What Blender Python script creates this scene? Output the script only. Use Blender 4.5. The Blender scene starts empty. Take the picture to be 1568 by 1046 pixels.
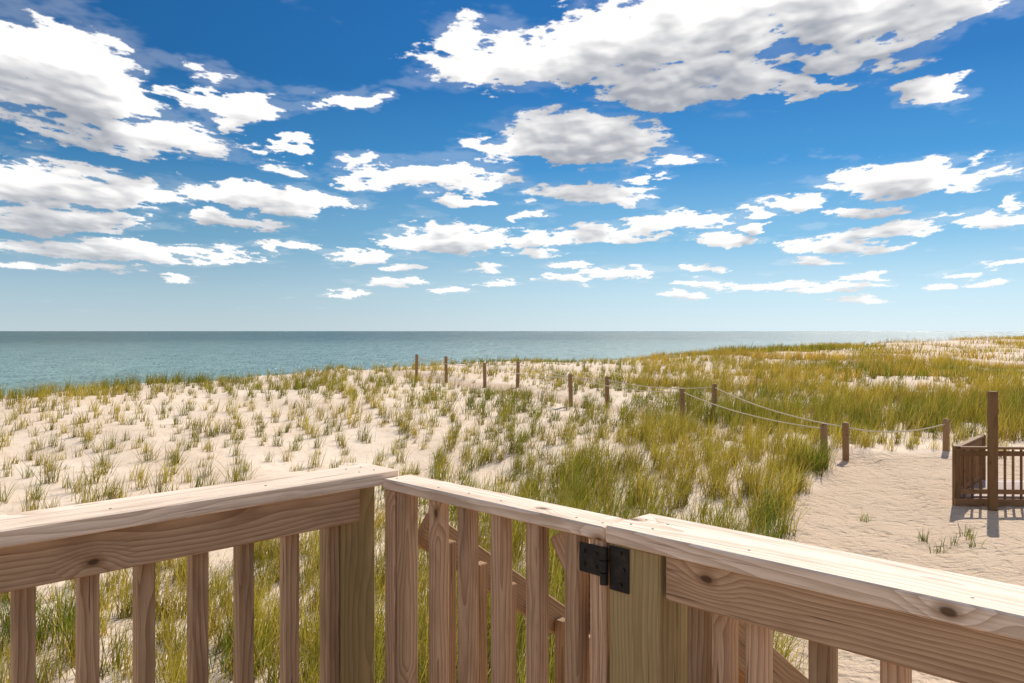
import bpy, math, random
import numpy as np
from mathutils import Vector, Matrix
random.seed(7); rng=np.random.default_rng(11)
scene=bpy.context.scene
rad=math.radians
SUN_AZ=31.0; SUN_EL=43.0

# ------------------------------------------------------------------ helpers
def link(o,parent=None):
    scene.collection.objects.link(o)
    if parent: o.parent=parent
    return o
def empty(name,loc=(0,0,0)):
    e=bpy.data.objects.new(name,None); e.location=loc; e.empty_display_size=.2
    return link(e)
class N:
    def __init__(s,tree): s.t=tree; s.n=tree.nodes; s.l=tree.links
    def new(s,typ,**kw):
        n=s.n.new(typ)
        for k,v in kw.items(): setattr(n,k,v)
        return n
    def put(s,sock,v):
        if v is None: return
        if isinstance(v,bpy.types.NodeSocket): s.l.new(v,sock)
        else: sock.default_value=v
    def m(s,op,a,b=None,c=None,clamp=False):
        n=s.new('ShaderNodeMath',operation=op,use_clamp=clamp)
        for i,v in enumerate((a,b,c)):
            if v is not None: s.put(n.inputs[i],v)
        return n.outputs[0]
    def v(s,op,a,b=None,scale=None):
        n=s.new('ShaderNodeVectorMath',operation=op)
        s.put(n.inputs[0],a)
        if b is not None: s.put(n.inputs[1],b)
        if scale is not None: s.put(n.inputs[3],scale)
        return n.outputs['Value'] if op in('LENGTH','DOT_PRODUCT','DISTANCE') else n.outputs[0]
    def sep(s,a):
        n=s.new('ShaderNodeSeparateXYZ'); s.put(n.inputs[0],a); return n.outputs
    def comb(s,x=0.,y=0.,z=0.):
        n=s.new('ShaderNodeCombineXYZ')
        for i,v in enumerate((x,y,z)): s.put(n.inputs[i],v)
        return n.outputs[0]
    def noise(s,vec,scale,detail=3,rough=.55,dist=0.,dim='3D',out=0):
        n=s.new('ShaderNodeTexNoise',noise_dimensions=dim)
        s.put(n.inputs['Vector'],vec); s.put(n.inputs['Scale'],scale); s.put(n.inputs['Detail'],detail)
        s.put(n.inputs['Roughness'],rough); s.put(n.inputs['Distortion'],dist)
        return n.outputs[out]
    def ss(s,x,a,b,c=0.,d=1.):
        n=s.new('ShaderNodeMapRange',interpolation_type='SMOOTHSTEP')
        for i,v in enumerate((x,a,b,c,d)): s.put(n.inputs[i],v)
        return n.outputs[0]
    def mr(s,x,a,b,c=0.,d=1.):
        n=s.new('ShaderNodeMapRange')
        for i,v in enumerate((x,a,b,c,d)): s.put(n.inputs[i],v)
        return n.outputs[0]
    def mix(s,f,a,b,mode='MIX'):
        n=s.new('ShaderNodeMix',data_type='RGBA',blend_type=mode)
        s.put(n.inputs[0],f)
        for k,v in ((6,a),(7,b)):
            if isinstance(v,tuple) and len(v)==3: v=(*v,1.)
            s.put(n.inputs[k],v)
        return n.outputs[2]
    def bump(s,h,strength=.5,dist=.01,nrm=None):
        n=s.new('ShaderNodeBump'); s.put(n.inputs['Strength'],strength); s.put(n.inputs['Distance'],dist)
        s.put(n.inputs['Height'],h)
        if nrm is not None: s.put(n.inputs['Normal'],nrm)
        return n.outputs[0]
def mat(name):
    m=bpy.data.materials.new(name); m.use_nodes=True
    t=m.node_tree; t.nodes.clear()
    n=N(t); out=n.new('ShaderNodeOutputMaterial')
    return m,n,out
def principled(n,out,col,rough=.7,nrm=None,spec=.3,metal=0.):
    p=n.new('ShaderNodeBsdfPrincipled')
    if isinstance(col,tuple) and len(col)==3: col=(*col,1.)
    n.put(p.inputs['Base Color'],col); n.put(p.inputs['Roughness'],rough)
    n.put(p.inputs['Specular IOR Level'],spec); n.put(p.inputs['Metallic'],metal)
    if nrm is not None: n.put(p.inputs['Normal'],nrm)
    n.l.new(p.outputs[0],out.inputs[0]); return p

# ------------------------------------------------------------------ numpy noise + terrain
def vnoise(x,y,seed=0):
    x=np.asarray(x,float); y=np.asarray(y,float)
    xi=np.floor(x).astype(np.int64); yi=np.floor(y).astype(np.int64)
    fx=x-xi; fy=y-yi; fx=fx*fx*(3-2*fx); fy=fy*fy*(3-2*fy)
    def h(a,b):
        v=(a*374761393+b*668265263+seed*974634777)&0xffffffff
        v=((v^(v>>13))*1274126177)&0xffffffff
        return ((v^(v>>16))&0xffff)/65535.
    return (h(xi,yi)*(1-fx)+h(xi+1,yi)*fx)*(1-fy)+(h(xi,yi+1)*(1-fx)+h(xi+1,yi+1)*fx)*fy-.5
def sstep(x,a,b):
    t=np.clip((np.asarray(x,float)-a)/(b-a),0,1); return t*t*(3-2*t)
D=(.669,.743); NN=(-.743,.669)
def coast(X,Y):
    dx=X+20.; dy=Y-30.
    return dx*D[0]+dy*D[1], dx*NN[0]+dy*NN[1]
PATH=np.array([(3.2,7.0),(6.2,13.0),(7.8,18.3),(6.0,26.0),(2.9,29.8),(-.5,36.8),(-4.0,39.5),(-9,46)])
def path_dist(X,Y):
    X=np.asarray(X,float);Y=np.asarray(Y,float)
    best=np.full(np.broadcast(X,Y).shape,1e9)
    for a,b in zip(PATH[:-1],PATH[1:]):
        d=b-a; L=(d*d).sum()
        t=np.clip(((X-a[0])*d[0]+(Y-a[1])*d[1])/L,0,1)
        best=np.minimum(best,np.hypot(X-a[0]-t*d[0],Y-a[1]-t*d[1]))
    return best
def bare(X,Y):
    """1 = trodden open sand yard at the foot of the stairs"""
    edge=2.3+.44*(Y-7.7)+1.4*vnoise(X*.5,Y*.5,5)
    a=sstep(X-edge,-.3,.4)*(1-sstep(Y-.18*(X-7)+1.6*vnoise(X*.4,Y*.4,6),18.6,19.6))
    return a
def height(X,Y):
    X=np.asarray(X,float);Y=np.asarray(Y,float)
    t,n=coast(X,Y)
    zc=-2.2+.6*sstep(t,60,180)-.42*(1-sstep(t,-2,20))
    z=-3.1+(zc+3.1)*sstep(n,-27,-3)
    sea=sstep(n,0,22)*(-6.0-zc)+ -2.2*sstep(n,20,75)-3*sstep(n,75,200)
    z=z+sea
    b=bare(X,Y); pd=path_dist(X,Y)
    calm=np.clip(1-.75*b,0,1)
    r=np.hypot(X,Y)
    z=z+calm*(.50*vnoise(X/9,Y/9,1)+.30*vnoise(X/3.5,Y/3.5,2)+.10*vnoise(X/1.2,Y/1.2,3))*sstep(n,-400,-30)*sstep(r,3,10)
    z=z+.5*sstep(X,12,26)*sstep(Y,24,34)*(1-sstep(n,-18,-6))*(.8+vnoise(X/6,Y/6,9))
    z=z-.10*(1-sstep(pd,.5,1.3))
    lump=1-sstep(r,25,60)
    z=z+lump*(.035*vnoise(X/.42,Y/.42,4)+.02*vnoise(X/.2,Y/.2,8))*(.5+.8*b)
    return z

# ------------------------------------------------------------------ terrain mesh
def grid_mesh(name,X,Y,Z,smooth=True):
    nr,na=X.shape
    me=bpy.data.meshes.new(name)
    co=np.stack([X,Y,Z],-1).reshape(-1,3)
    idx=np.arange(nr*na).reshape(nr,na)
    q=np.stack([idx[:-1,:-1],idx[:-1,1:],idx[1:,1:],idx[1:,:-1]],-1).reshape(-1,4)[:,::-1]
    me.vertices.add(len(co)); me.vertices.foreach_set('co',co.ravel())
    me.loops.add(q.size); me.loops.foreach_set('vertex_index',np.ascontiguousarray(q).ravel().astype(np.int32))
    me.polygons.add(len(q)); me.polygons.foreach_set('loop_start',np.arange(0,q.size,4,dtype=np.int32))
    me.polygons.foreach_set('use_smooth',np.full(len(q),smooth))
    me.update(calc_edges=True); me.validate()
    if me.polygons[len(me.polygons)//2].normal.z<0: me.flip_normals()
    return me
front=np.radians(np.arange(-48,48.01,.22)); back=np.radians(np.arange(51,312,4.))
ang=np.concatenate([front,back,[front[0]+2*math.pi]])
rr=[.3,1,2,3,4]
while rr[-1]<5000: rr.append(rr[-1]*1.0085)
rr=np.array(rr)
R,A=np.meshgrid(rr,ang,indexing='ij')
X=R*np.sin(A); Y=R*np.cos(A); Z=height(X,Y)
me=grid_mesh('sand_dunes',X,Y,Z)
bb=me.attributes.new('trodden','FLOAT','POINT')
bb.data.foreach_set('value',np.maximum(bare(X,Y),(1-sstep(path_dist(X,Y),.5,1.2))).ravel().astype(np.float32))
ground=link(bpy.data.objects.new('sand_dunes',me))
m,n,out=mat('sand')
tc=n.new('ShaderNodeTexCoord').outputs['Object']
tr=n.new('ShaderNodeAttribute',attribute_name='trodden').outputs['Fac']
big=n.noise(tc,.35,4,.6); mid=n.noise(tc,3.,4,.6); fine=n.noise(tc,55,3,.7); spk=n.noise(tc,160,3,.7)
col=n.mix(n.ss(big,.35,.65),(.70,.55,.405),(.76,.62,.48))
col=n.mix(tr,col,(.61,.46,.325))
col=n.mix(n.ss(mid,.5,.75,0,.45),col,(.48,.345,.225))
col=n.mix(n.m('MULTIPLY',n.ss(spk,.56,.70,0,.65),n.ss(n.noise(tc,1.3,3,.6),.38,.62,.1,1.)),col,(.20,.135,.08))
foot=n.new('ShaderNodeTexVoronoi',feature='SMOOTH_F1'); n.put(foot.inputs['Vector'],n.v('ADD',tc,n.v('SCALE',n.noise(tc,2.5,2,.5,out=1),scale=.5)))
n.put(foot.inputs['Scale'],5.0)
h1=n.m('MULTIPLY',n.ss(foot.outputs['Distance'],.05,.5),n.mr(tr,0,1,.15,1.))
b=n.bump(h1,.65,.045); b=n.bump(n.noise(tc,11,4,.65),n.mr(tr,0,1,.3,1.),.06,b); b=n.bump(fine,.5,.008,b)
principled(n,out,col,.95,b,.1)
ground.data.materials.append(m)

# ------------------------------------------------------------------ ocean
rr2=np.concatenate([[60],np.geomspace(80,60000,60)]); an2=np.linspace(0,2*math.pi,181)
R,A=np.meshgrid(rr2,an2,indexing='ij')
me=grid_mesh('ocean',R*np.sin(A),R*np.cos(A),np.full_like(R,-7.0))
ocean=link(bpy.data.objects.new('ocean',me))
m,n,out=mat('sea_water')
tc=n.new('ShaderNodeTexCoord').outputs['Object']
mp=n.new('ShaderNodeMapping'); n.put(mp.inputs[0],tc); mp.inputs['Rotation'].default_value=(0,0,rad(42)); mp.inputs['Scale'].default_value=(1,.45,1)
tv=mp.outputs[0]
dist=n.v('LENGTH',tc)
w1=n.noise(tv,.30,3,.6,out=1); w2=n.noise(tv,2.2,3,.65,out=1); band=n.noise(tv,.015,4,.6)
sl=n.v('SUBTRACT',n.v('ADD',n.v('SCALE',w1,scale=1.4),n.v('SCALE',w2,scale=5.2)),(3.3,3.3,3.3))
x_,y_,_z=n.sep(sl)
nrm=n.v('NORMALIZE',n.comb(x_,y_,1.))
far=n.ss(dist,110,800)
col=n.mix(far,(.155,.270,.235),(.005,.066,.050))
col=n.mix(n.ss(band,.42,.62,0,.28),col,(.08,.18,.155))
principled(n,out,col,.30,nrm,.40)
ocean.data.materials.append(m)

# ------------------------------------------------------------------ dune grass (one mesh)
def grass_field():
    P=[];Hh=[];kind=[]
    def scatter(n0,n1,t0,t1,sp,jit,keep,rmin,rmax,fk,hm=1.):
        tt=np.arange(t0,t1,sp*1.05); nn=np.arange(n0,n1,sp)
        T,Nn=np.meshgrid(tt,nn); T=T+ (np.round(Nn/sp)%2)*sp*.5
        T=T.ravel()+rng.normal(0,jit,T.size); Nn=Nn.ravel()+rng.normal(0,jit,Nn.size)
        x=-20+T*D[0]+Nn*NN[0]; y=30+T*D[1]+Nn*NN[1]
        r=np.hypot(x,y)
        ok=(r>=rmin)&(r<rmax)&(y>1.5)&(np.abs(x)<.80*y+2.5)
        x,y,r,nn_=x[ok],y[ok],r[ok],Nn[ok]
        b=bare(x,y); pd=path_dist(x,y)
        k=keep(x,y)*(1-b)*np.where((pd<.55),.04,1)
        under=(x+y<3.4)&(y<3.4)|((np.abs(x-y+2.4-.8)<.8)&(y<4.6))
        k=np.where(under,0,k)
        s=rng.random(x.size)<k
        x,y=x[s],y[s]
        P.append(np.stack([x,y],1))
        sz=.60+.55*vnoise(x/4,y/4,21)+.40*vnoise(x/1.3,y/1.3,22)+rng.normal(0,.13,x.size)
        lushR=sstep(x-.28*y,-7,-1)
        sz=sz*(.76+.38*lushR)*hm
        Hh.append(np.clip(sz,.18,1.0)); kind.append(np.full(x.size,fk))
    scatter(-40,2.5,-60,90,.70,.13,lambda x,y: .86+.12*sstep(x,-6,2),3.0,34,0)
    scatter(-30,2.5,-60,120,.70,.18,lambda x,y:np.clip(.68+1.2*vnoise(x/3,y/3,61),.1,1),34,62,0)
    scatter(-40,3,-60,90,.50,.22,lambda x,y: .12+.78*sstep(x-.10*y+4*vnoise(x/4,y/4,31),-8,-1)*np.clip(.50+2.4*vnoise(x/1.5,y/1.5,33),0,1),3.0,42,1,1.08)
    scatter(-40,3,-60,90,.36,.2,lambda x,y: .9*sstep(-y+13,0,4)*np.clip(.68+1.2*vnoise(x/1.5,y/1.5,38),0,1),3.0,14,1,1.0)
    # patchy golden dune to the right and far along the coast
    scatter(-45,3,-10,140,.52,.24,lambda x,y: .97*sstep(x-.13*y+3*vnoise(x/5,y/5,35),0,4)*sstep(y,20,25)*np.clip(.33+2.8*vnoise(x/2.2,y/2.2,36)+.10*sstep(y,34,60),0.03,1),18,75,2,1.05)
    scatter(-90,4,20,420,1.25,.45,lambda x,y:np.clip(.36+2.0*vnoise(x/6,y/6,39),.04,1),62,190,3,1.05)
    scatter(-120,5,100,900,3.0,1.2,lambda x,y:np.clip(.5+1.5*vnoise(x/20,y/20,40),.05,1),190,700,4,1.2)
    scatter(-2.0,2.6,-40,120,.48,.25,lambda x,y:np.clip(.34+.42*sstep(x,-8,4)+1.1*vnoise(x/1.6,y/1.6,62),0,1),20,110,5,.85)
    ex=np.array([(6.55,11.9),(6.3,12.2),(6.9,12.0),(6.7,11.6),(6.0,13.6),(-4.6,7.6),(-4.4,7.9),(-4.9,7.9),(-4.1,7.5),(-4.7,8.3),(-5.1,8.2),(6.4,17.2),(6.7,17.5),(6.5,17.9),(6.1,16.9),(6.8,18.0),(6.2,17.6),(4.3,13.6),(4.5,14.0),(4.1,13.3),(5.6,15.6),(5.2,15.2),(3.2,10.2),(2.7,9.6),(2.5,8.9),(-2.6,7.4),(-1.2,8.3),(3.6,11.4),(3.9,12.2),(7.0,12.3),(6.2,11.6),(-4.9,7.5),(-5.2,7.7),(6.5,16.9),(6.9,17.7)])
    eh=np.array([.26,.24,.24,.2,.2]+[.65]*6+[.85]*6+[.8]*3+[.65]*2+[.7]*3+[.6,.6,.8,.8,.24,.24,.6,.6,.8,.8])
    P.append(ex);Hh.append(eh);kind.append(np.full(len(ex),6))
    P=np.concatenate(P);Hh=np.concatenate(Hh);K=np.concatenate(kind).astype(int)
    r=np.hypot(P[:,0],P[:,1])
    Z=height(P[:,0],P[:,1])
    lush=vnoise(P[:,0]/5,P[:,1]/5,41)+.58+.5*vnoise(P[:,0]/1.2,P[:,1]/1.2,42)+.18*rng.normal(0,1,len(P))
    tb=rng.uniform(.68,1.22,len(P))
    VV=[];FF=[];CC=[];base=0
    LOD=[(0,13,84,4,.009),(13,24,54,3,.012),(24,40,32,3,.016),(40,75,16,2,.026),(75,190,12,2,.065),(190,900,9,2,.16)]
    for lo,hi,nb,seg,w in LOD:
        s=np.where((r>=lo)&(r<hi))[0]
        if not len(s): continue
        tid=np.repeat(s,nb); M=tid.size
        keep=rng.random(M)<np.clip(.08+Hh[tid]*1.25,.2,1)
        tid=tid[keep]; M=tid.size
        az=rng.random(M)*2*math.pi
        tiltr=np.abs(rng.normal(0,.25,M))+.03
        H=Hh[tid]*rng.uniform(.45,1.2,M)
        spread=(.025+.045*Hh[tid]/.5)*(1 if hi<100 else (5 if hi<200 else 12))
        if hi>=190: H=H*1.1
        bx=P[tid,0]+rng.normal(0,1,M)*spread; by=P[tid,1]+rng.normal(0,1,M)*spread
        bz=Z[tid]-.03
        dx=np.cos(az);dy=np.sin(az)
        lean=np.stack([dx*np.sin(tiltr)+.10,dy*np.sin(tiltr)-.03],1)
        wa=rng.random(M)*math.pi; wx=np.cos(wa)*w*.5; wy=np.sin(wa)*w*.5
        curl=rng.uniform(.1,.75,M)
        ks=np.linspace(0,1,seg+1)
        pts=[]
        for k in ks:
            px=bx+lean[:,0]*H*(k+curl*k*k*.9); py=by+lean[:,1]*H*(k+curl*k*k*.9)
            pz=bz+H*(k-.28*curl*k*k*k)
            ww=(1-k)**.6 if k<1 else 0
            if k<1:
                pts.append(np.stack([px-wx*ww,py-wy*ww,pz],1)); pts.append(np.stack([px+wx*ww,py+wy*ww,pz],1))
            else: pts.append(np.stack([px,py,pz],1))
        V=np.stack(pts,1); nv=V.shape[1]
        kd=K[tid]
        g=np.array([.135,.180,.020]); yl=np.array([.54,.42,.075]); st_=np.array([.56,.41,.17]); br=np.array([.60,.39,.085]); dg=np.array([.055,.115,.012])
        gl=np.clip(.50+1.2*(lush[tid]-.5)+rng.normal(0,.20,M),0,1)[:,None]
        C=g*gl+yl*(1-gl)
        e=np.where(kd==6)[0]; C[e]=(g*.75+dg*.5)
        bmix=np.where((kd==2)|(kd==3)|(kd==4),np.clip(.55+1.5*vnoise(P[tid,0]/5,P[tid,1]/5,51)+.15*rng.normal(0,1,M),0,1),0)[:,None]
        C=C*(1-bmix)+br*bmix
        sm=(rng.random(M)<.20)[:,None]; C=np.where(sm,st_*rng.uniform(.6,1.05,(M,1)),C)
        C=C*rng.uniform(.65,1.15,(M,1))*tb[tid][:,None]
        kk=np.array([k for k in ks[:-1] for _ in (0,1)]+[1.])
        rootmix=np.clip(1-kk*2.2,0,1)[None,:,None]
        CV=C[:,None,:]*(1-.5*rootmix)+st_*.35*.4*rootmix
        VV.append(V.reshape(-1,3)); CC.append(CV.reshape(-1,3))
        off=base+np.arange(M)[:,None]*nv
        tris=[]
        for j in range(seg-1):
            a=2*j
            tris+= [(a,a+1,a+3),(a,a+3,a+2)]
        a=2*(seg-1); tris.append((a,a+1,a+2))
        FF.append((off[:,:,None]+np.array(tris)[None]).reshape(-1,3)); base+=M*nv
    # dry litter: short fallen stems lying on the sand between the plants near the deck
    s=np.where(r<26)[0]; tid=np.repeat(s,7); M=tid.size
    x=P[tid,0]+rng.normal(0,.28,M); y=P[tid,1]+rng.normal(0,.28,M); a=rng.random(M)*math.pi; L=rng.uniform(.05,.22,M)
    dx=np.cos(a)*L;dy=np.sin(a)*L; wx=-np.sin(a)*.004;wy=np.cos(a)*.004
    z0=height(x,y)+.008; z1=height(x+dx,y+dy)+.02
    V=np.stack([np.stack([x-wx,y-wy,z0],1),np.stack([x+wx,y+wy,z0],1),np.stack([x+dx,y+dy,z1],1)],1)
    C=np.array([.34,.24,.11])*rng.uniform(.3,1.3,(M,1)); VV.append(V.reshape(-1,3)); CC.append(np.repeat(C,3,0))
    FF.append(base+np.arange(M*3).reshape(-1,3)); base+=M*3
    V=np.concatenate(VV);F=np.concatenate(FF);C=np.concatenate(CC)
    me=bpy.data.meshes.new('dune_grass')
    me.vertices.add(len(V)); me.vertices.foreach_set('co',V.ravel().astype(np.float32))
    me.loops.add(F.size); me.loops.foreach_set('vertex_index',F.ravel().astype(np.int32))
    me.polygons.add(len(F)); me.polygons.foreach_set('loop_start',np.arange(0,F.size,3,dtype=np.int32))
    me.update(calc_edges=True)
    ca=me.attributes.new('gcol','FLOAT_COLOR','POINT')
    ca.data.foreach_set('color',np.concatenate([C,np.ones((len(C),1))],1).ravel().astype(np.float32))
    print('grass tufts',len(P),'tris',len(F))
    return me
grass=link(bpy.data.objects.new('dune_grass',grass_field()))
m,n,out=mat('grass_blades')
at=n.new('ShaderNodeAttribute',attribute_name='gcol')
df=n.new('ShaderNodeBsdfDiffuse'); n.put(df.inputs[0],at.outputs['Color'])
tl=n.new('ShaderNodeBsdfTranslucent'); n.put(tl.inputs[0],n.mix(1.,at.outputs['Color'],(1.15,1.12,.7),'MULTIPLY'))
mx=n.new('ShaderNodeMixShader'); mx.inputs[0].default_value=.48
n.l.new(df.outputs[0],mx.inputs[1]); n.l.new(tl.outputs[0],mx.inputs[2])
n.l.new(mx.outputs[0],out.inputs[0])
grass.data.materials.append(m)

# ------------------------------------------------------------------ timber
def wood_material(name,c_light,c_dark,green=0.,rough=.7):
    m,n,out=mat(name)
    g=n.new('ShaderNodeAttribute',attribute_name='grain').outputs['Vector']
    tint=n.new('ShaderNodeAttribute',attribute_name='tint').outputs['Fac']
    s=n.sep(g)
    kv=n.comb(n.m('MULTIPLY',s[0],5.),n.m('MULTIPLY',n.m('ADD',s[1],s[2]),9.))
    vo=n.new('ShaderNodeTexVoronoi',voronoi_dimensions='2D',feature='F1'); n.put(vo.inputs['Vector'],kv); vo.inputs['Scale'].default_value=1.; vo.inputs['Randomness'].default_value=1.
    wob=n.noise(n.v('MULTIPLY',g,(30,40,40)),1.,2,.5)
    kd=n.m('ADD',vo.outputs['Distance'],n.m('MULTIPLY',n.m('SUBTRACT',wob,.5),.06))
    pick=n.m('GREATER_THAN',n.sep(vo.outputs['Color'])[0],.80)
    knot=n.m('MULTIPLY',n.ss(kd,.075,.035),pick)
    halo=n.m('MULTIPLY',n.ss(kd,.42,.04),pick)
    warp=n.noise(n.v('MULTIPLY',g,(1.3,5,5)),1.,3,.5,out=1)
    gw=n.v('ADD',g,n.v('SCALE',n.v('SUBTRACT',warp,(.5,.5,.5)),scale=.075))
    w=n.sep(gw)
    rx=n.m('SUBTRACT',w[1],.045); ry=n.m('ADD',w[2],.055)
    r=n.m('SQRT',n.m('ADD',n.m('MULTIPLY',rx,rx),n.m('MULTIPLY',ry,ry)))
    r=n.m('ADD',r,n.m('MULTIPLY',halo,.020))
    ring=n.m('FRACT',n.m('MULTIPLY',r,105.))
    late=n.m('POWER',ring,1.8)
    fib=n.noise(n.v('MULTIPLY',g,(9,420,420)),1.,3,.6)
    blot=n.noise(n.v('MULTIPLY',g,(4,14,14)),1.,4,.6)
    col=n.mix(n.m('MULTIPLY',late,.92),c_light,c_dark)
    col=n.mix(n.ss(fib,.45,.75,0,.45),col,tuple(c*.60 for c in c_dark))
    col=n.mix(n.ss(blot,.48,.72,0,.55),col,tuple(c*.72 for c in c_dark))
    # fine drying checks along the grain
    chk=n.noise(n.v('MULTIPLY',g,(3.5,160,160)),1.,2,.5)
    col=n.mix(n.ss(chk,.66,.72,0,.75),col,tuple(c*.30 for c in c_dark))
    col=n.mix(n.m('MULTIPLY',n.ss(kd,.15,.07),n.m('MULTIPLY',pick,.5)),col,(.20,.09,.03))
    col=n.mix(n.m('MULTIPLY',knot,.85),col,(.07,.032,.014))
    if green>0: col=n.mix(n.ss(n.noise(g,14,3,.5),.3,.7,green*.6,green),col,(.27,.215,.075))
    br=n.mr(tint,0,1,.70,1.20)
    col=n.mix(1.,col,n.comb(br,br,n.m('MULTIPLY',br,n.mr(tint,0,1,.93,1.03))),'MULTIPLY')
    b=n.bump(late,.45,.0015); b=n.bump(fib,.5,.001,b)
    principled(n,out,col,rough,b,.25)
    return m
WOOD=wood_material('pine_boards',(.60,.405,.255),(.33,.185,.100))
WOODG=wood_material('treated_pine_post',(.48,.35,.18),(.29,.185,.08),green=.40)
WOODC=wood_material('weathered_cap',(.84,.68,.53),(.54,.38,.255))
WOODD=wood_material('aged_timber',(.36,.20,.09),(.20,.10,.04))
WOODF=wood_material('weathered_posts',(.44,.265,.14),(.27,.145,.065))
class Boards:
    def __init__(s): s.v=[];s.f=[];s.g=[];s.t=[]
    def add(s,p0,p1,w,h,side=None,ch=.003,tint=None):
        p0=Vector(p0);p1=Vector(p1);ax=(p1-p0);L=ax.length;ax.normalize()
        if side is None:
            side=Vector((0,0,1)).cross(ax)
            if side.length<.1: side=Vector((1,0,0))
        side=Vector(side);side=(side-ax*side.dot(ax)).normalized(); up=ax.cross(side)
        a,b=w/2,h/2;c=min(ch,a*.4,b*.4)
        prof=[(a,-b+c),(a,b-c),(a-c,b),(-a+c,b),(-a,b-c),(-a,-b+c),(-a+c,-b),(a-c,-b)]
        off=Vector((random.uniform(0,30),random.uniform(-.02,.03),random.uniform(-.02,.04)))
        t=random.random() if tint is None else tint
        base=len(s.v)
        for d,ins in [(0,c),(c,0),(L-c,0),(L,c)]:
            for (x,y) in prof:
                xx=x-math.copysign(ins*.7,x);yy=y-math.copysign(ins*.7,y)
                s.v.append(p0+ax*d+side*xx+up*yy); s.g.append((off.x+d,off.y+xx,off.z+yy)); s.t.append(t)
        for k in range(3):
            for i in range(8):
                j=(i+1)%8
                s.f.append((base+k*8+i,base+k*8+j,base+(k+1)*8+j,base+(k+1)*8+i))
        s.f.append(tuple(base+i for i in reversed(range(8))))
        s.f.append(tuple(base+24+i for i in range(8)))
    def obj(s,name,material,parent=None):
        me=bpy.data.meshes.new(name); me.from_pydata([tuple(v) for v in s.v],[],s.f)
        a=me.attributes.new('grain','FLOAT_VECTOR','POINT'); a.data.foreach_set('vector',np.array(s.g,dtype=np.float32).ravel())
        a=me.attributes.new('tint','FLOAT','POINT'); a.data.foreach_set('value',np.array(s.t,dtype=np.float32))
        me.materials.append(material); me.update()
        o=bpy.data.objects.new(name,me); return link(o,parent)
def simple(name,verts,faces,material,parent=None):
    me=bpy.data.meshes.new(name); me.from_pydata(verts,[],faces); me.materials.append(material); me.update()
    return link(bpy.data.objects.new(name,me),parent)

q=math.sqrt(.5)
C0=Vector((-.3295,2.0345,0))
aL=Vector((-q,-q,0)); oL=Vector((-q,q,0)); bR=Vector((q,-q,0)); oR=Vector((q,q,0))
UP=Vector((0,0,1))
def PL(s_,o,z): return C0+aL*s_+oL*o+UP*z
def PR(r_,o,z): return C0+bR*r_+oR*o+UP*z
DECK=-1.43
ZL=-.360
# ---- left railing
rail=empty('deck_railing')
B=Boards(); B.add(PL(-.050,.070,ZL-.017),PL(2.6,.070,ZL-.017),.142,.034,side=oL,tint=.75); B.obj('cap_rail',WOODC,rail)
B=Boards(); B.add(PL(.052,.044,ZL-.034-.0445),PL(2.6,.044,ZL-.034-.0445),.038,.088,side=oL,tint=.4)
B.add(PL(.052,.044,DECK+.12),PL(2.6,.044,DECK+.12),.038,.085,side=oL); B.obj('rails',WOOD,rail)
B=Boards()
for k in range(-1,21):
    s_=.219+.1134*k+random.uniform(-.003,.003)
    B.add(PL(s_,.0835,DECK+.05),PL(s_,.0835,ZL-.036),.036,.036,side=oL,tint=random.uniform(0,.6))
B.obj('balusters',WOOD,rail)
B=Boards(); B.add(PL(.030,.118,-3.3),PL(.030,.118,ZL-.035),.105,.105,side=oL,tint=.5)
B.add(PL(2.45,.118,-3.3),PL(2.45,.118,ZL-.035),.09,.09,side=oL); B.obj('posts',WOODG,rail)
# ---- gate
gate=empty('deck_gate')
ZG=-.377
B=Boards(); B.add(PR(-.002,.045,ZG-.0135),PR(.713,.045,ZG-.0135),.089,.027,side=oR,tint=.85); B.obj('top_board',WOODC,gate)
B=Boards()
B.add(PR(.014,.028,DECK+.06),PR(.014,.028,ZG-.028),.040,.038,side=bR,tint=1.)
B.add(PR(.062,.030,DECK+.06),PR(.062,.030,ZG-.028),.046,.036,side=bR,tint=.65)
for r_ in (.186,.292,.403,.512,.622):
    B.add(PR(r_,.030,DECK+.06),PR(r_,.030,ZG-.028),.037,.037,side=bR,tint=random.uniform(.5,1))
B.add(PR(.692,.028,DECK+.06),PR(.692,.028,ZG-.028),.040,.038,side=bR,tint=1.)
B.obj('balusters',WOOD,gate)
B=Boards()
B.add(PR(0,.070,DECK+.12),PR(.71,.070,DECK+.12),.038,.085,side=oR)
B.add(PR(.56,.068,ZG-.045),PR(.695,.068,ZG-.26),.036,.075,side=oR,tint=1.)
B.obj('frame_and_brace',WOOD,gate)
# ---- right railing
rail2=empty('deck_railing')
ZR=-.372
B=Boards(); B.add(PR(.719,.072,ZR-.0165),PR(2.9,.072,ZR-.0165),.146,.033,side=oR,tint=.8); B.obj('cap_rail',WOODC,rail2)
B=Boards(); B.add(PR(.848,.030,ZR-.033-.042),PR(2.9,.030,ZR-.033-.042),.038,.082,side=oR,tint=.6)
B.add(PR(.848,.030,DECK+.12),PR(2.9,.030,DECK+.12),.038,.085,side=oR); B.obj('rails',WOOD,rail2)
B=Boards()
for r_ in [.885,.935]+[1.0+.113*k for k in range(16)]:
    B.add(PR(r_,.0695,DECK+.05),PR(r_,.0695,ZR-.035),.036,.036,side=oR)
B.obj('balusters',WOOD,rail2)
B=Boards(); B.add(PR(.779,.062,-3.3),PR(.779,.062,ZR-.034),.116,.108,side=bR,tint=.8)
B.add(PR(2.7,.10,-3.3),PR(2.7,.10,ZR-.034),.09,.09,side=bR); B.obj('posts',WOODG,rail2)
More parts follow.
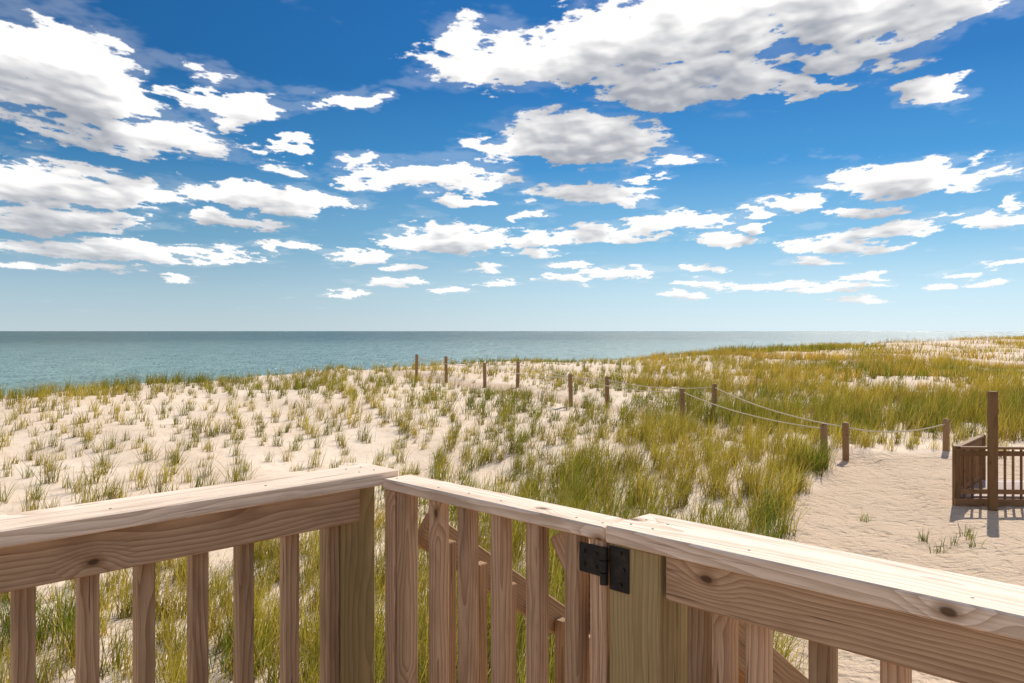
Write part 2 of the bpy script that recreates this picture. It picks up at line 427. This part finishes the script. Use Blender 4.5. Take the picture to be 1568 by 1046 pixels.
# ---- hinge
m_iron,n,out=mat('black_iron')
tc=n.new('ShaderNodeTexCoord').outputs['Object']
principled(n,out,n.mix(n.ss(n.noise(tc,60,4,.6),.45,.7),(.012,.012,.013),(.035,.028,.022)),.45,n.bump(n.noise(tc,200,2,.5),.3,.001),.4,.3)
m_bolt,n,out=mat('galvanised_steel')
principled(n,out,(.22,.20,.18),.5,None,.5,.7)
def box(bm_v,bm_f,c,ex,ey,ez):
    b=len(bm_v)
    for sx in(-1,1):
        for sy in(-1,1):
            for sz in(-1,1): bm_v.append(tuple(c+ex*sx+ey*sy+ez*sz))
    for f in((0,1,3,2),(4,6,7,5),(0,4,5,1),(2,3,7,6),(0,2,6,4),(1,5,7,3)): bm_f.append(tuple(b+i for i in f))
def cyl(V,F,c,axis,r,h,seg=12):
    axis=axis.normalized(); s=axis.orthogonal().normalized(); t=axis.cross(s); b=len(V)
    for e in(-1,1):
        for i in range(seg):
            a=2*math.pi*i/seg; V.append(tuple(c+axis*(h/2*e)+s*(r*math.cos(a))+t*(r*math.sin(a))))
    for i in range(seg):
        j=(i+1)%seg; F.append((b+i,b+j,b+seg+j,b+seg+i))
    F.append(tuple(b+i for i in reversed(range(seg)))); F.append(tuple(b+seg+i for i in range(seg)))
hinge=empty('gate_hinge')
V=[];F=[]
box(V,F,PR(.6785,.0065,-.446),bR*.029,oR*.0018,UP*.029)
box(V,F,PR(.748,.0055,-.452),bR*.023,oR*.0018,UP*.042)
h=simple('leaf_plates',V,F,m_iron,hinge)
md=h.modifiers.new('bevel','BEVEL'); md.width=.0015; md.segments=2
V=[];F=[]
for k in range(3): cyl(V,F,PR(.716,.000,-.475+.024*k),UP,.0085,.022)
simple('knuckle',V,F,m_iron,hinge)
V=[];F=[]
for r_,z in((.662,-.433),(.662,-.459),(.692,-.459),(.692,-.433),(.752,-.421),(.759,-.451),(.752,-.481)):
    cyl(V,F,PR(r_,.0038 if r_<.7 else .0028,z),oR,.0040,.003,8)
simple('screws',V,F,m_iron,hinge)
latch=empty('rail_bracket'); V=[];F=[]
box(V,F,PR(1.462,-.0035,ZR-.021),bR*.035,oR*.002,UP*.013)
cyl(V,F,PR(1.44,-.007,ZR-.021),oR,.004,.005,8)
o=simple('plate',V,F,m_iron,latch); md=o.modifiers.new('bevel','BEVEL'); md.width=.001
V=[];F=[]
nails=[]
for r_ in (.03,.186,.292,.403,.512,.622,.69): nails.append(PR(r_+random.uniform(-.006,.006),.03+random.uniform(-.006,.006),ZG+.0002))
for r_ in (.75,.80): nails+= [PR(r_,.04,ZR+.0004),PR(r_,.09,ZR+.0004)]
for r_ in np.arange(1.0,2.8,.34): nails.append(PR(r_,.035,ZR+.0004))
for s_ in (.0,.045): nails+=[PL(s_,.04,ZL+.0004),PL(s_,.10,ZL+.0004)]
for s_ in np.arange(.3,2.4,.34): nails.append(PL(s_,.045,ZL+.0004))
for p in nails: cyl(V,F,p,UP,.0026,.0012,8)
simple('nail_heads',V,F,m_bolt,rail2)

# ---- deck floor
deck=empty('deck'); B=Boards()
for k in range(22):
    o_=-.03-.145*k
    B.add(PR(-.02,o_-.06,DECK-.019),PR(3.1,o_-.06,DECK-.019),.138,.036,side=oR)
B.obj('floor_boards',WOOD,deck)
B=Boards()
B.add(PR(-.1,.02,DECK-.14),PR(3.1,.02,DECK-.14),.038,.20,side=oR)
B.add(PL(-.02,.02,DECK-.14),PL(3.1,.02,DECK-.14),.038,.20,side=oL)
for a_,b_ in ((1.6,-1.5),(3.0,-3.0),(.1,-3.0)): B.add(PR(a_,b_,-3.3),PR(a_,b_,DECK-.04),.14,.14)
B.obj('beams_and_posts',WOOD,deck)
# ---- stairs going out from the gate toward the sand
st=empty('deck_stairs')
SL=.71
zt=lambda o_: -.48-SL*(o_-.155)
O1=2.55
B=Boards()
for rr_ in (-.03,.80):
    B.add(PR(rr_,.155,zt(.155)-.0555),PR(rr_,O1,zt(O1)-.0555),.038,.09,side=bR,tint=.5)
B.obj('handrails',WOODF,st)
B=Boards()
for rr_ in(-.005,.775):
    o_=.21
    while o_<O1-.1:
        B.add(PR(rr_+(.012 if rr_<.5 else -.012),o_,zt(o_)-1.02),PR(rr_+(.012 if rr_<.5 else -.012),o_,zt(o_)-.055),.035,.035,side=bR); o_+=.118
    B.add(PR(rr_-.03,O1-.04,-3.3),PR(rr_-.03,O1-.04,zt(O1)+.02),.089,.089,side=bR)
B.obj('balusters',WOODF,st)
B=Boards()
run=.25; rise=run*SL
for k in range(1,10):
    z=DECK-rise*k; o_=.06+run*(k-.5)
    B.add(PR(.03,o_,z-.019),PR(.755,o_,z-.019),.27,.036,side=oR)
B.obj('treads',WOODC,st)
B=Boards()
for rr_ in (-.012,.79-.005):
    B.add(PR(rr_,.05,DECK-.16),PR(rr_,2.42,DECK-.16-SL*2.37),.034,.25,side=bR)
B.obj('stringers',WOOD,st)

# ------------------------------------------------------------------ rope fence along the path
m_rope,n,out=mat('rope')
tc=n.new('ShaderNodeTexCoord').outputs['Object']
principled(n,out,n.mix(n.noise(tc,30,2),(.72,.62,.44),(.56,.46,.30)),.9)
fence=empty('rope_fence')
LA=[(-4.6,38.2),(-1.25,36.8),(2.15,29.0),(5.75,26.8),(7.25,18.5)]
LB=[(-3.2,38.8),(.25,36.8),(3.55,29.9),(6.9,27.2),(8.05,19.2),(10.9,20.0)]
def gz(x,y): return float(height(np.array([x]),np.array([y]))[0])
B=Boards(); ropes=[]
HA=[1.3,1.15,1.2,1.2,.9]; HB=[1.3,1.2,1.2,1.3,.9,.8]
for Lp,Hp in((LA,HA),(LB,HB)):
    tops=[]
    for (x,y),h in zip(Lp,Hp):
        z=gz(x,y); a=random.uniform(0,1)
        B.add((x,y,z-.3),(x+random.uniform(-.05,.05),y+random.uniform(-.05,.05),z+h),.14,.14,side=(math.cos(a),math.sin(a),0),ch=.035,tint=random.uniform(.2,.9))
        tops.append(Vector((x,y,z+h-.12)))
    ropes.append(tops)
B.obj('fence_posts',WOODF,fence)
for i,tops in enumerate(ropes):
    cu=bpy.data.curves.new('rope','CURVE'); cu.dimensions='3D'; cu.bevel_depth=.016; cu.bevel_resolution=2
    pts=[]
    for a,b in zip(tops[:-1],tops[1:]):
        for k in range(12):
            t=k/12; p=a.lerp(b,t); p.z-=.16*4*t*(1-t); pts.append(p)
    pts.append(tops[-1])
    sp=cu.splines.new('POLY'); sp.points.add(len(pts)-1)
    for k,p in enumerate(pts): sp.points[k].co=(*p,1)
    cu.materials.append(m_rope)
    link(bpy.data.objects.new('rope_%d'%(i+1),cu),fence)

# ------------------------------------------------------------------ wooden landing on the right
pl=empty('wooden_platform')
fx=Vector((1,-.06,0)).normalized(); fy=Vector((.66,.75,0)).normalized()
PC=Vector((7.95,14.25,0)); zg=gz(7.95,14.25)
def PP(a,b,z): return PC+fx*a+fy*b+UP*z
zd=zg+.17; zt2=zg+1.03
B=Boards()
for k in range(14):
    B.add(PP(.02,.1+.145*k,zd-.02),PP(3.6,.1+.145*k,zd-.02),.138,.036,side=fy)
B.obj('floor',wood_material('bleached_boards',(.66,.50,.46),(.50,.36,.31)),pl)
B=Boards()
def railrun(p,q_,z0,z1,sp=.14):
    d=(q_-p);L=d.length;d.normalize()
    B.add(p+UP*z1,q_+UP*z1,.10,.04); B.add(p+UP*(z1-.10),q_+UP*(z1-.10),.036,.085)
    B.add(p+UP*(z0+.08),q_+UP*(z0+.08),.036,.085)
    s_=sp
    while s_<L-.02:
        B.add(p+d*s_+UP*(z0-.05),p+d*s_+UP*(z1-.03),.034,.034,side=d); s_+=sp
railrun(PP(0,0,0),PP(3.6,0,0),zd,zt2)
railrun(PP(0,0,0),PP(0,2.1,0),zd,zt2,.09)
for a,b in((0,0),(1.8,0),(3.6,0),(0,2.1),(3.6,2.1)):
    B.add(PP(a,b,zg-.3),PP(a,b,zt2+.03),.1,.1,side=fx)
B.add(PP(-.02,-.05,zg+.06),PP(3.6,-.05,zg+.06),.036,.14,side=fy)
B.add(PP(-.05,0,zg+.06),PP(-.05,2.1,zg+.06),.036,.14)
B.obj('railing',WOODD,pl)
B=Boards(); xp,yp=8.42,13.95; zp=gz(xp,yp)
B.add((xp,yp,zp-.4),(xp,yp,zp+2.08),.135,.135,side=(1,-.2,0),ch=.012,tint=.15)
B.obj('wooden_post',WOODD)

# ------------------------------------------------------------------ sky with cumulus
# cloud cover computed procedurally on an azimuth/elevation grid (azimuth -90..90, mirrored behind)
W_,H_=3600,1200; ELMAX=rad(60)
clouds=[(50,115,185,88),(150,150,90,55),(10,60,70,35),(215,212,175,38),(370,160,120,34),(552,162,34,17),(438,222,42,13),(440,256,27,13),
(100,292,200,34),(400,305,140,20),(90,340,140,22),(355,342,75,13),(170,387,245,19),(440,381,55,10),(110,412,120,7),
(655,272,140,27),(710,306,48,11),(890,222,172,46),(1045,250,45,12),(900,302,110,20),(690,370,98,28),(830,370,66,13),(820,388,44,8),
(820,95,215,48),(1000,75,230,62),(1190,35,330,60),(1060,135,170,34),(1410,30,160,42),(1225,142,60,18),(1425,138,70,13),(1330,80,110,30),
(1390,278,138,27),(1040,342,90,18),(940,362,88,13),(1120,370,60,11),(1215,308,50,14),(1340,323,85,8),(1155,322,32,7),
(1355,355,98,15),(1260,378,76,16),(1350,385,52,10),(1540,340,75,14),(1565,312,20,9),
(553,395,60,12),(600,434,46,8),(945,420,62,10),(870,430,40,9),(1190,440,90,10),(1300,440,60,9),(1070,412,36,8),(1080,433,48,8),(1540,405,40,9),(690,447,34,7),(1240,-20,420,50),
(265,428,30,7),(530,452,34,7),(625,410,34,7),(1330,425,36,7),(1480,420,36,7),(1050,452,44,7),(1440,440,36,7),(1320,462,46,6),(760,432,34,7),(1150,345,24,7),(805,335,26,7),(1240,405,40,8),(870,408,36,7),(740,412,26,7),(1510,437,34,7),(980,275,20,7),(1150,352,18,7),
(1800,120,160,50),(1750,250,120,25),(-200,200,170,60),(-150,330,120,20),(1900,330,150,20),(-350,80,150,60)]
azg=np.linspace(-math.pi/2,math.pi/2,W_).astype(np.float32); elg=np.linspace(0,ELMAX,H_).astype(np.float32)
AZ,EL=np.meshgrid(azg,elg)
hh=1/(np.tan(EL)+.10); QX=np.sin(AZ)*hh; QY=np.cos(AZ)*hh
def gnoise(x,y,seed):
    xi=np.floor(x).astype(np.int32); yi=np.floor(y).astype(np.int32)
    fx=(x-xi).astype(np.float32); fy=(y-yi).astype(np.float32)
    tab=np.random.default_rng(seed).random((256,256)).astype(np.float32)*2*np.pi
    gx=np.cos(tab);gy=np.sin(tab)
    ux=fx*fx*fx*(fx*(fx*6-15)+10); uy=fy*fy*fy*(fy*(fy*6-15)+10)
    def gr(i,j):
        a=(xi+i)&255;b=(yi+j)&255
        return gx[a,b]*(fx-i)+gy[a,b]*(fy-j)
    return (gr(0,0)*(1-ux)+gr(1,0)*ux)*(1-uy)+(gr(0,1)*(1-ux)+gr(1,1)*ux)*uy
def fbm(x,y,sc,octv,gain,seed,billow=False):
    t=np.zeros_like(x);a=1.
    for k in range(octv):
        c,s_=math.cos(.7*k),math.sin(.7*k)
        v=gnoise((x*c-y*s_)*sc+13.7*k,(x*s_+y*c)*sc+5.1*k,seed+k)
        if billow: v=(.28-np.abs(v))*1.3
        t+=a*v; a*=gain; sc*=2.03
    return t
ampl=(EL+.035)
SX=AZ/(EL+.12)*1.25; SY=np.log(EL+.06)*3.2
wx=fbm(QX,QY,1.6,3,.5,100)*.5+fbm(SX,SY,3.,5,.6,120)*.6; wy=fbm(QX,QY,1.6,3,.5,200)*.5+fbm(SX,SY,3.,5,.6,220)*.6
PX=AZ+wx*ampl*.26; PY=EL+wy*ampl*.11
acc=np.full(AZ.shape,0,np.float32)
for (x,y,a,b) in clouds:
    azc=math.atan((x-784)/1220); e=math.atan((507-y)/1220*math.cos(azc))
    ra=a*1.03/1220*math.cos(azc)**2; rb=b*1.06/1220*math.cos(azc)
    mx_=ra*2+.14*(e+.1)*2; my_=rb*2+.06*(abs(e)+.1)*2
    i0,i1=np.searchsorted(azg,[azc-mx_,azc+mx_]); j0,j1=np.searchsorted(elg,[e-my_,e+my_])
    if i1<=i0 or j1<=j0: continue
    dx_=(PX[j0:j1,i0:i1]-azc)/ra; dy_=(PY[j0:j1,i0:i1]-e)/rb
    dy_=np.where(dy_<0,dy_*1.35,dy_*.92)           # flatter bases
    body=1-np.sqrt(dx_*dx_+dy_*dy_)
    acc[j0:j1,i0:i1]=np.maximum(acc[j0:j1,i0:i1],np.clip(body+.6,0,None))
body=acc-.6
det=fbm(QX,QY,4.5,3,.55,300)*.30+fbm(SX,SY,6.,6,.60,400,True)*.62+fbm(QX,QY,13.,4,.6,450)*.12
d1=np.minimum(body*1.15,.62)+det*.90-.27
gen=fbm(QX+7.3,QY+2.1,.9,4,.55,500)*2.2+fbm(QX,QY,5.,5,.6,520,True)*.5-.25
outm=np.maximum(sstep(np.abs(AZ),.80,1.1),sstep(EL,.5,.65))
gen=gen+(outm-1)*4
dd=np.maximum(d1,gen).astype(np.float32)
# vertical thickness: taller where the cloud body is broad
T=np.clip(dd*1.45,0,1.)*np.clip(.45+body*1.1,.35,1.3)
alpha=sstep(dd,-.01,.20)
alpha=np.maximum(alpha,.13*sstep(body+fbm(QX,QY,3.,5,.6,600)*.9,-.22,.28))
def blur(a,r):
    for ax in (0,1):
        c=np.cumsum(np.pad(a,[(r+1,r) if ax==k else (0,0) for k in (0,1)],mode='edge'),axis=ax,dtype=np.float64)
        a=((c[2*r+1:]-c[:-2*r-1]) if ax==0 else (c[:,2*r+1:]-c[:,:-2*r-1]))/(2*r+1)
    return a.astype(np.float32)
# light reaching each part: march toward the sun (up and to the right) through the cloud
Tb=blur(T,3); tau=np.zeros_like(T); rows=np.arange(H_); ppr=H_/ELMAX; cpr=W_/math.pi
NS=20
for k in range(1,NS+1):
    offe=(elg*.0150+.0007)*k
    jf=np.clip(rows+offe*ppr,0,H_-1.001); j0=jf.astype(int); fr=(jf-j0)[:,None].astype(np.float32)
    ci=np.round(offe*.40*cpr).astype(int)
    cols=np.clip(np.arange(W_)[None,:]+ci[:,None],0,W_-1)
    tau+=(Tb[j0[:,None],cols]*(1-fr)+Tb[j0[:,None]+1,cols]*fr)*(3.6/NS)
tau=blur(blur(tau,4),4)
tau*=.75+1.0*np.clip(fbm(SX,SY,4.,3,.5,720,True)+.15,0,1)
lum=np.exp(-.85*np.maximum(tau-.70,0))
relief=Tb-np.roll(np.roll(Tb,-6,0),-3,1)           # small puffs catch the light on their sunward side
lum=np.clip(lum+.50*np.clip(relief,-.22,.35)+.08*(fbm(SX,SY,9.,4,.55,700,True)-.12),0,1)
px=np.zeros((H_,W_,4),np.float32); px[...,0]=alpha; px[...,1]=lum; px[...,3]=1
img=bpy.data.images.new('cumulus_cover',W_,H_,alpha=False,float_buffer=True); img.colorspace_settings.name='Non-Color'
img.pixels.foreach_set(px.ravel()); img.update(); img.pack()

world=bpy.data.worlds.new('World'); scene.world=world; world.use_nodes=True
try:
    world.cycles.sampling_method='MANUAL'; world.cycles.sample_map_resolution=512
except Exception as e: print(e)
wt=world.node_tree; wt.nodes.clear(); n=N(wt)
d=n.new('ShaderNodeTexCoord').outputs['Generated']; s=n.sep(n.v('NORMALIZE',d))
az=n.m('ARCTAN2',s[0],s[1]); el=n.m('ARCSINE',s[2])
uv=n.comb(n.m('ADD',n.m('DIVIDE',az,math.pi),.5),n.m('DIVIDE',n.m('MAXIMUM',el,0.),ELMAX),0.)
im=n.new('ShaderNodeTexImage',image=img,extension='MIRROR',interpolation='Linear'); n.l.new(uv,im.inputs[0])
c_=n.sep(im.outputs[0])
alpha=n.m('MULTIPLY',c_[0],n.ss(s[2],.004,.03)); lum=c_[1]
sky=n.new('ShaderNodeTexSky',sky_type='NISHITA'); sky.sun_disc=False
sky.sun_elevation=rad(SUN_EL); sky.sun_rotation=rad(SUN_AZ); sky.altitude=0; sky.air_density=1.0; sky.dust_density=.4; sky.ozone_density=2.
K=10.
cr=n.new('ShaderNodeValToRGB'); n.put(cr.inputs[0],n.m('DIVIDE',n.m('MAXIMUM',el,0.),1.0))
els=cr.color_ramp.elements
stops=[(0,(.64,.79,.87)),(.045,(.48,.69,.82)),(.11,(.19,.45,.68)),(.20,(.034,.240,.54)),(.30,(.003,.135,.40)),(.45,(.002,.100,.33)),(1.,(.006,.09,.31))]
els[0].position=0; els[0].color=(*stops[0][1],1); els[1].position=1; els[1].color=(*stops[-1][1],1)
for p_,c in stops[1:-1]:
    e=els.new(p_); e.color=(*c,1)
sunw=n.ss(n.v('DOT_PRODUCT',n.v('NORMALIZE',d),(math.sin(rad(SUN_AZ))*math.cos(rad(SUN_EL)),math.cos(rad(SUN_AZ))*math.cos(rad(SUN_EL)),math.sin(rad(SUN_EL)))),.45,1.,.82,1.4)
grad=n.v('SCALE',n.v('SCALE',cr.outputs[0],scale=K),scale=sunw)
skc=n.mix(.92,sky.outputs[0],grad)
cc=n.mix(lum,(.38*K,.405*K,.46*K),(1.10*K,1.08*K,1.06*K))
hz=n.ss(el,.02,.16,.34,0.)
cc=n.mix(hz,cc,(.88*K,.94*K,.97*K))
fin=n.mix(alpha,skc,cc)
bg=n.new('ShaderNodeBackground'); bg.inputs[1].default_value=.10; n.l.new(fin,bg.inputs[0])
wo=n.new('ShaderNodeOutputWorld'); n.l.new(bg.outputs[0],wo.inputs[0])

# ------------------------------------------------------------------ sun
sl=bpy.data.lights.new('sun','SUN'); sl.energy=5.0; sl.angle=rad(.5); sl.color=(1.,.945,.86)
so=link(bpy.data.objects.new('sun',sl))
sd=Vector((math.sin(rad(SUN_AZ))*math.cos(rad(SUN_EL)),math.cos(rad(SUN_AZ))*math.cos(rad(SUN_EL)),math.sin(rad(SUN_EL))))
so.rotation_euler=sd.to_track_quat('Z','Y').to_euler()

# ------------------------------------------------------------------ camera
cd=bpy.data.cameras.new('camera'); cd.lens=28.; cd.sensor_width=36.; cd.clip_start=.05; cd.clip_end=100000
cd.shift_y=-(523-507)/1568.
co=link(bpy.data.objects.new('camera',cd)); co.rotation_euler=(rad(90),0,0)
scene.camera=co
scene.view_settings.view_transform='Standard'; scene.view_settings.look='None'; scene.view_settings.exposure=0
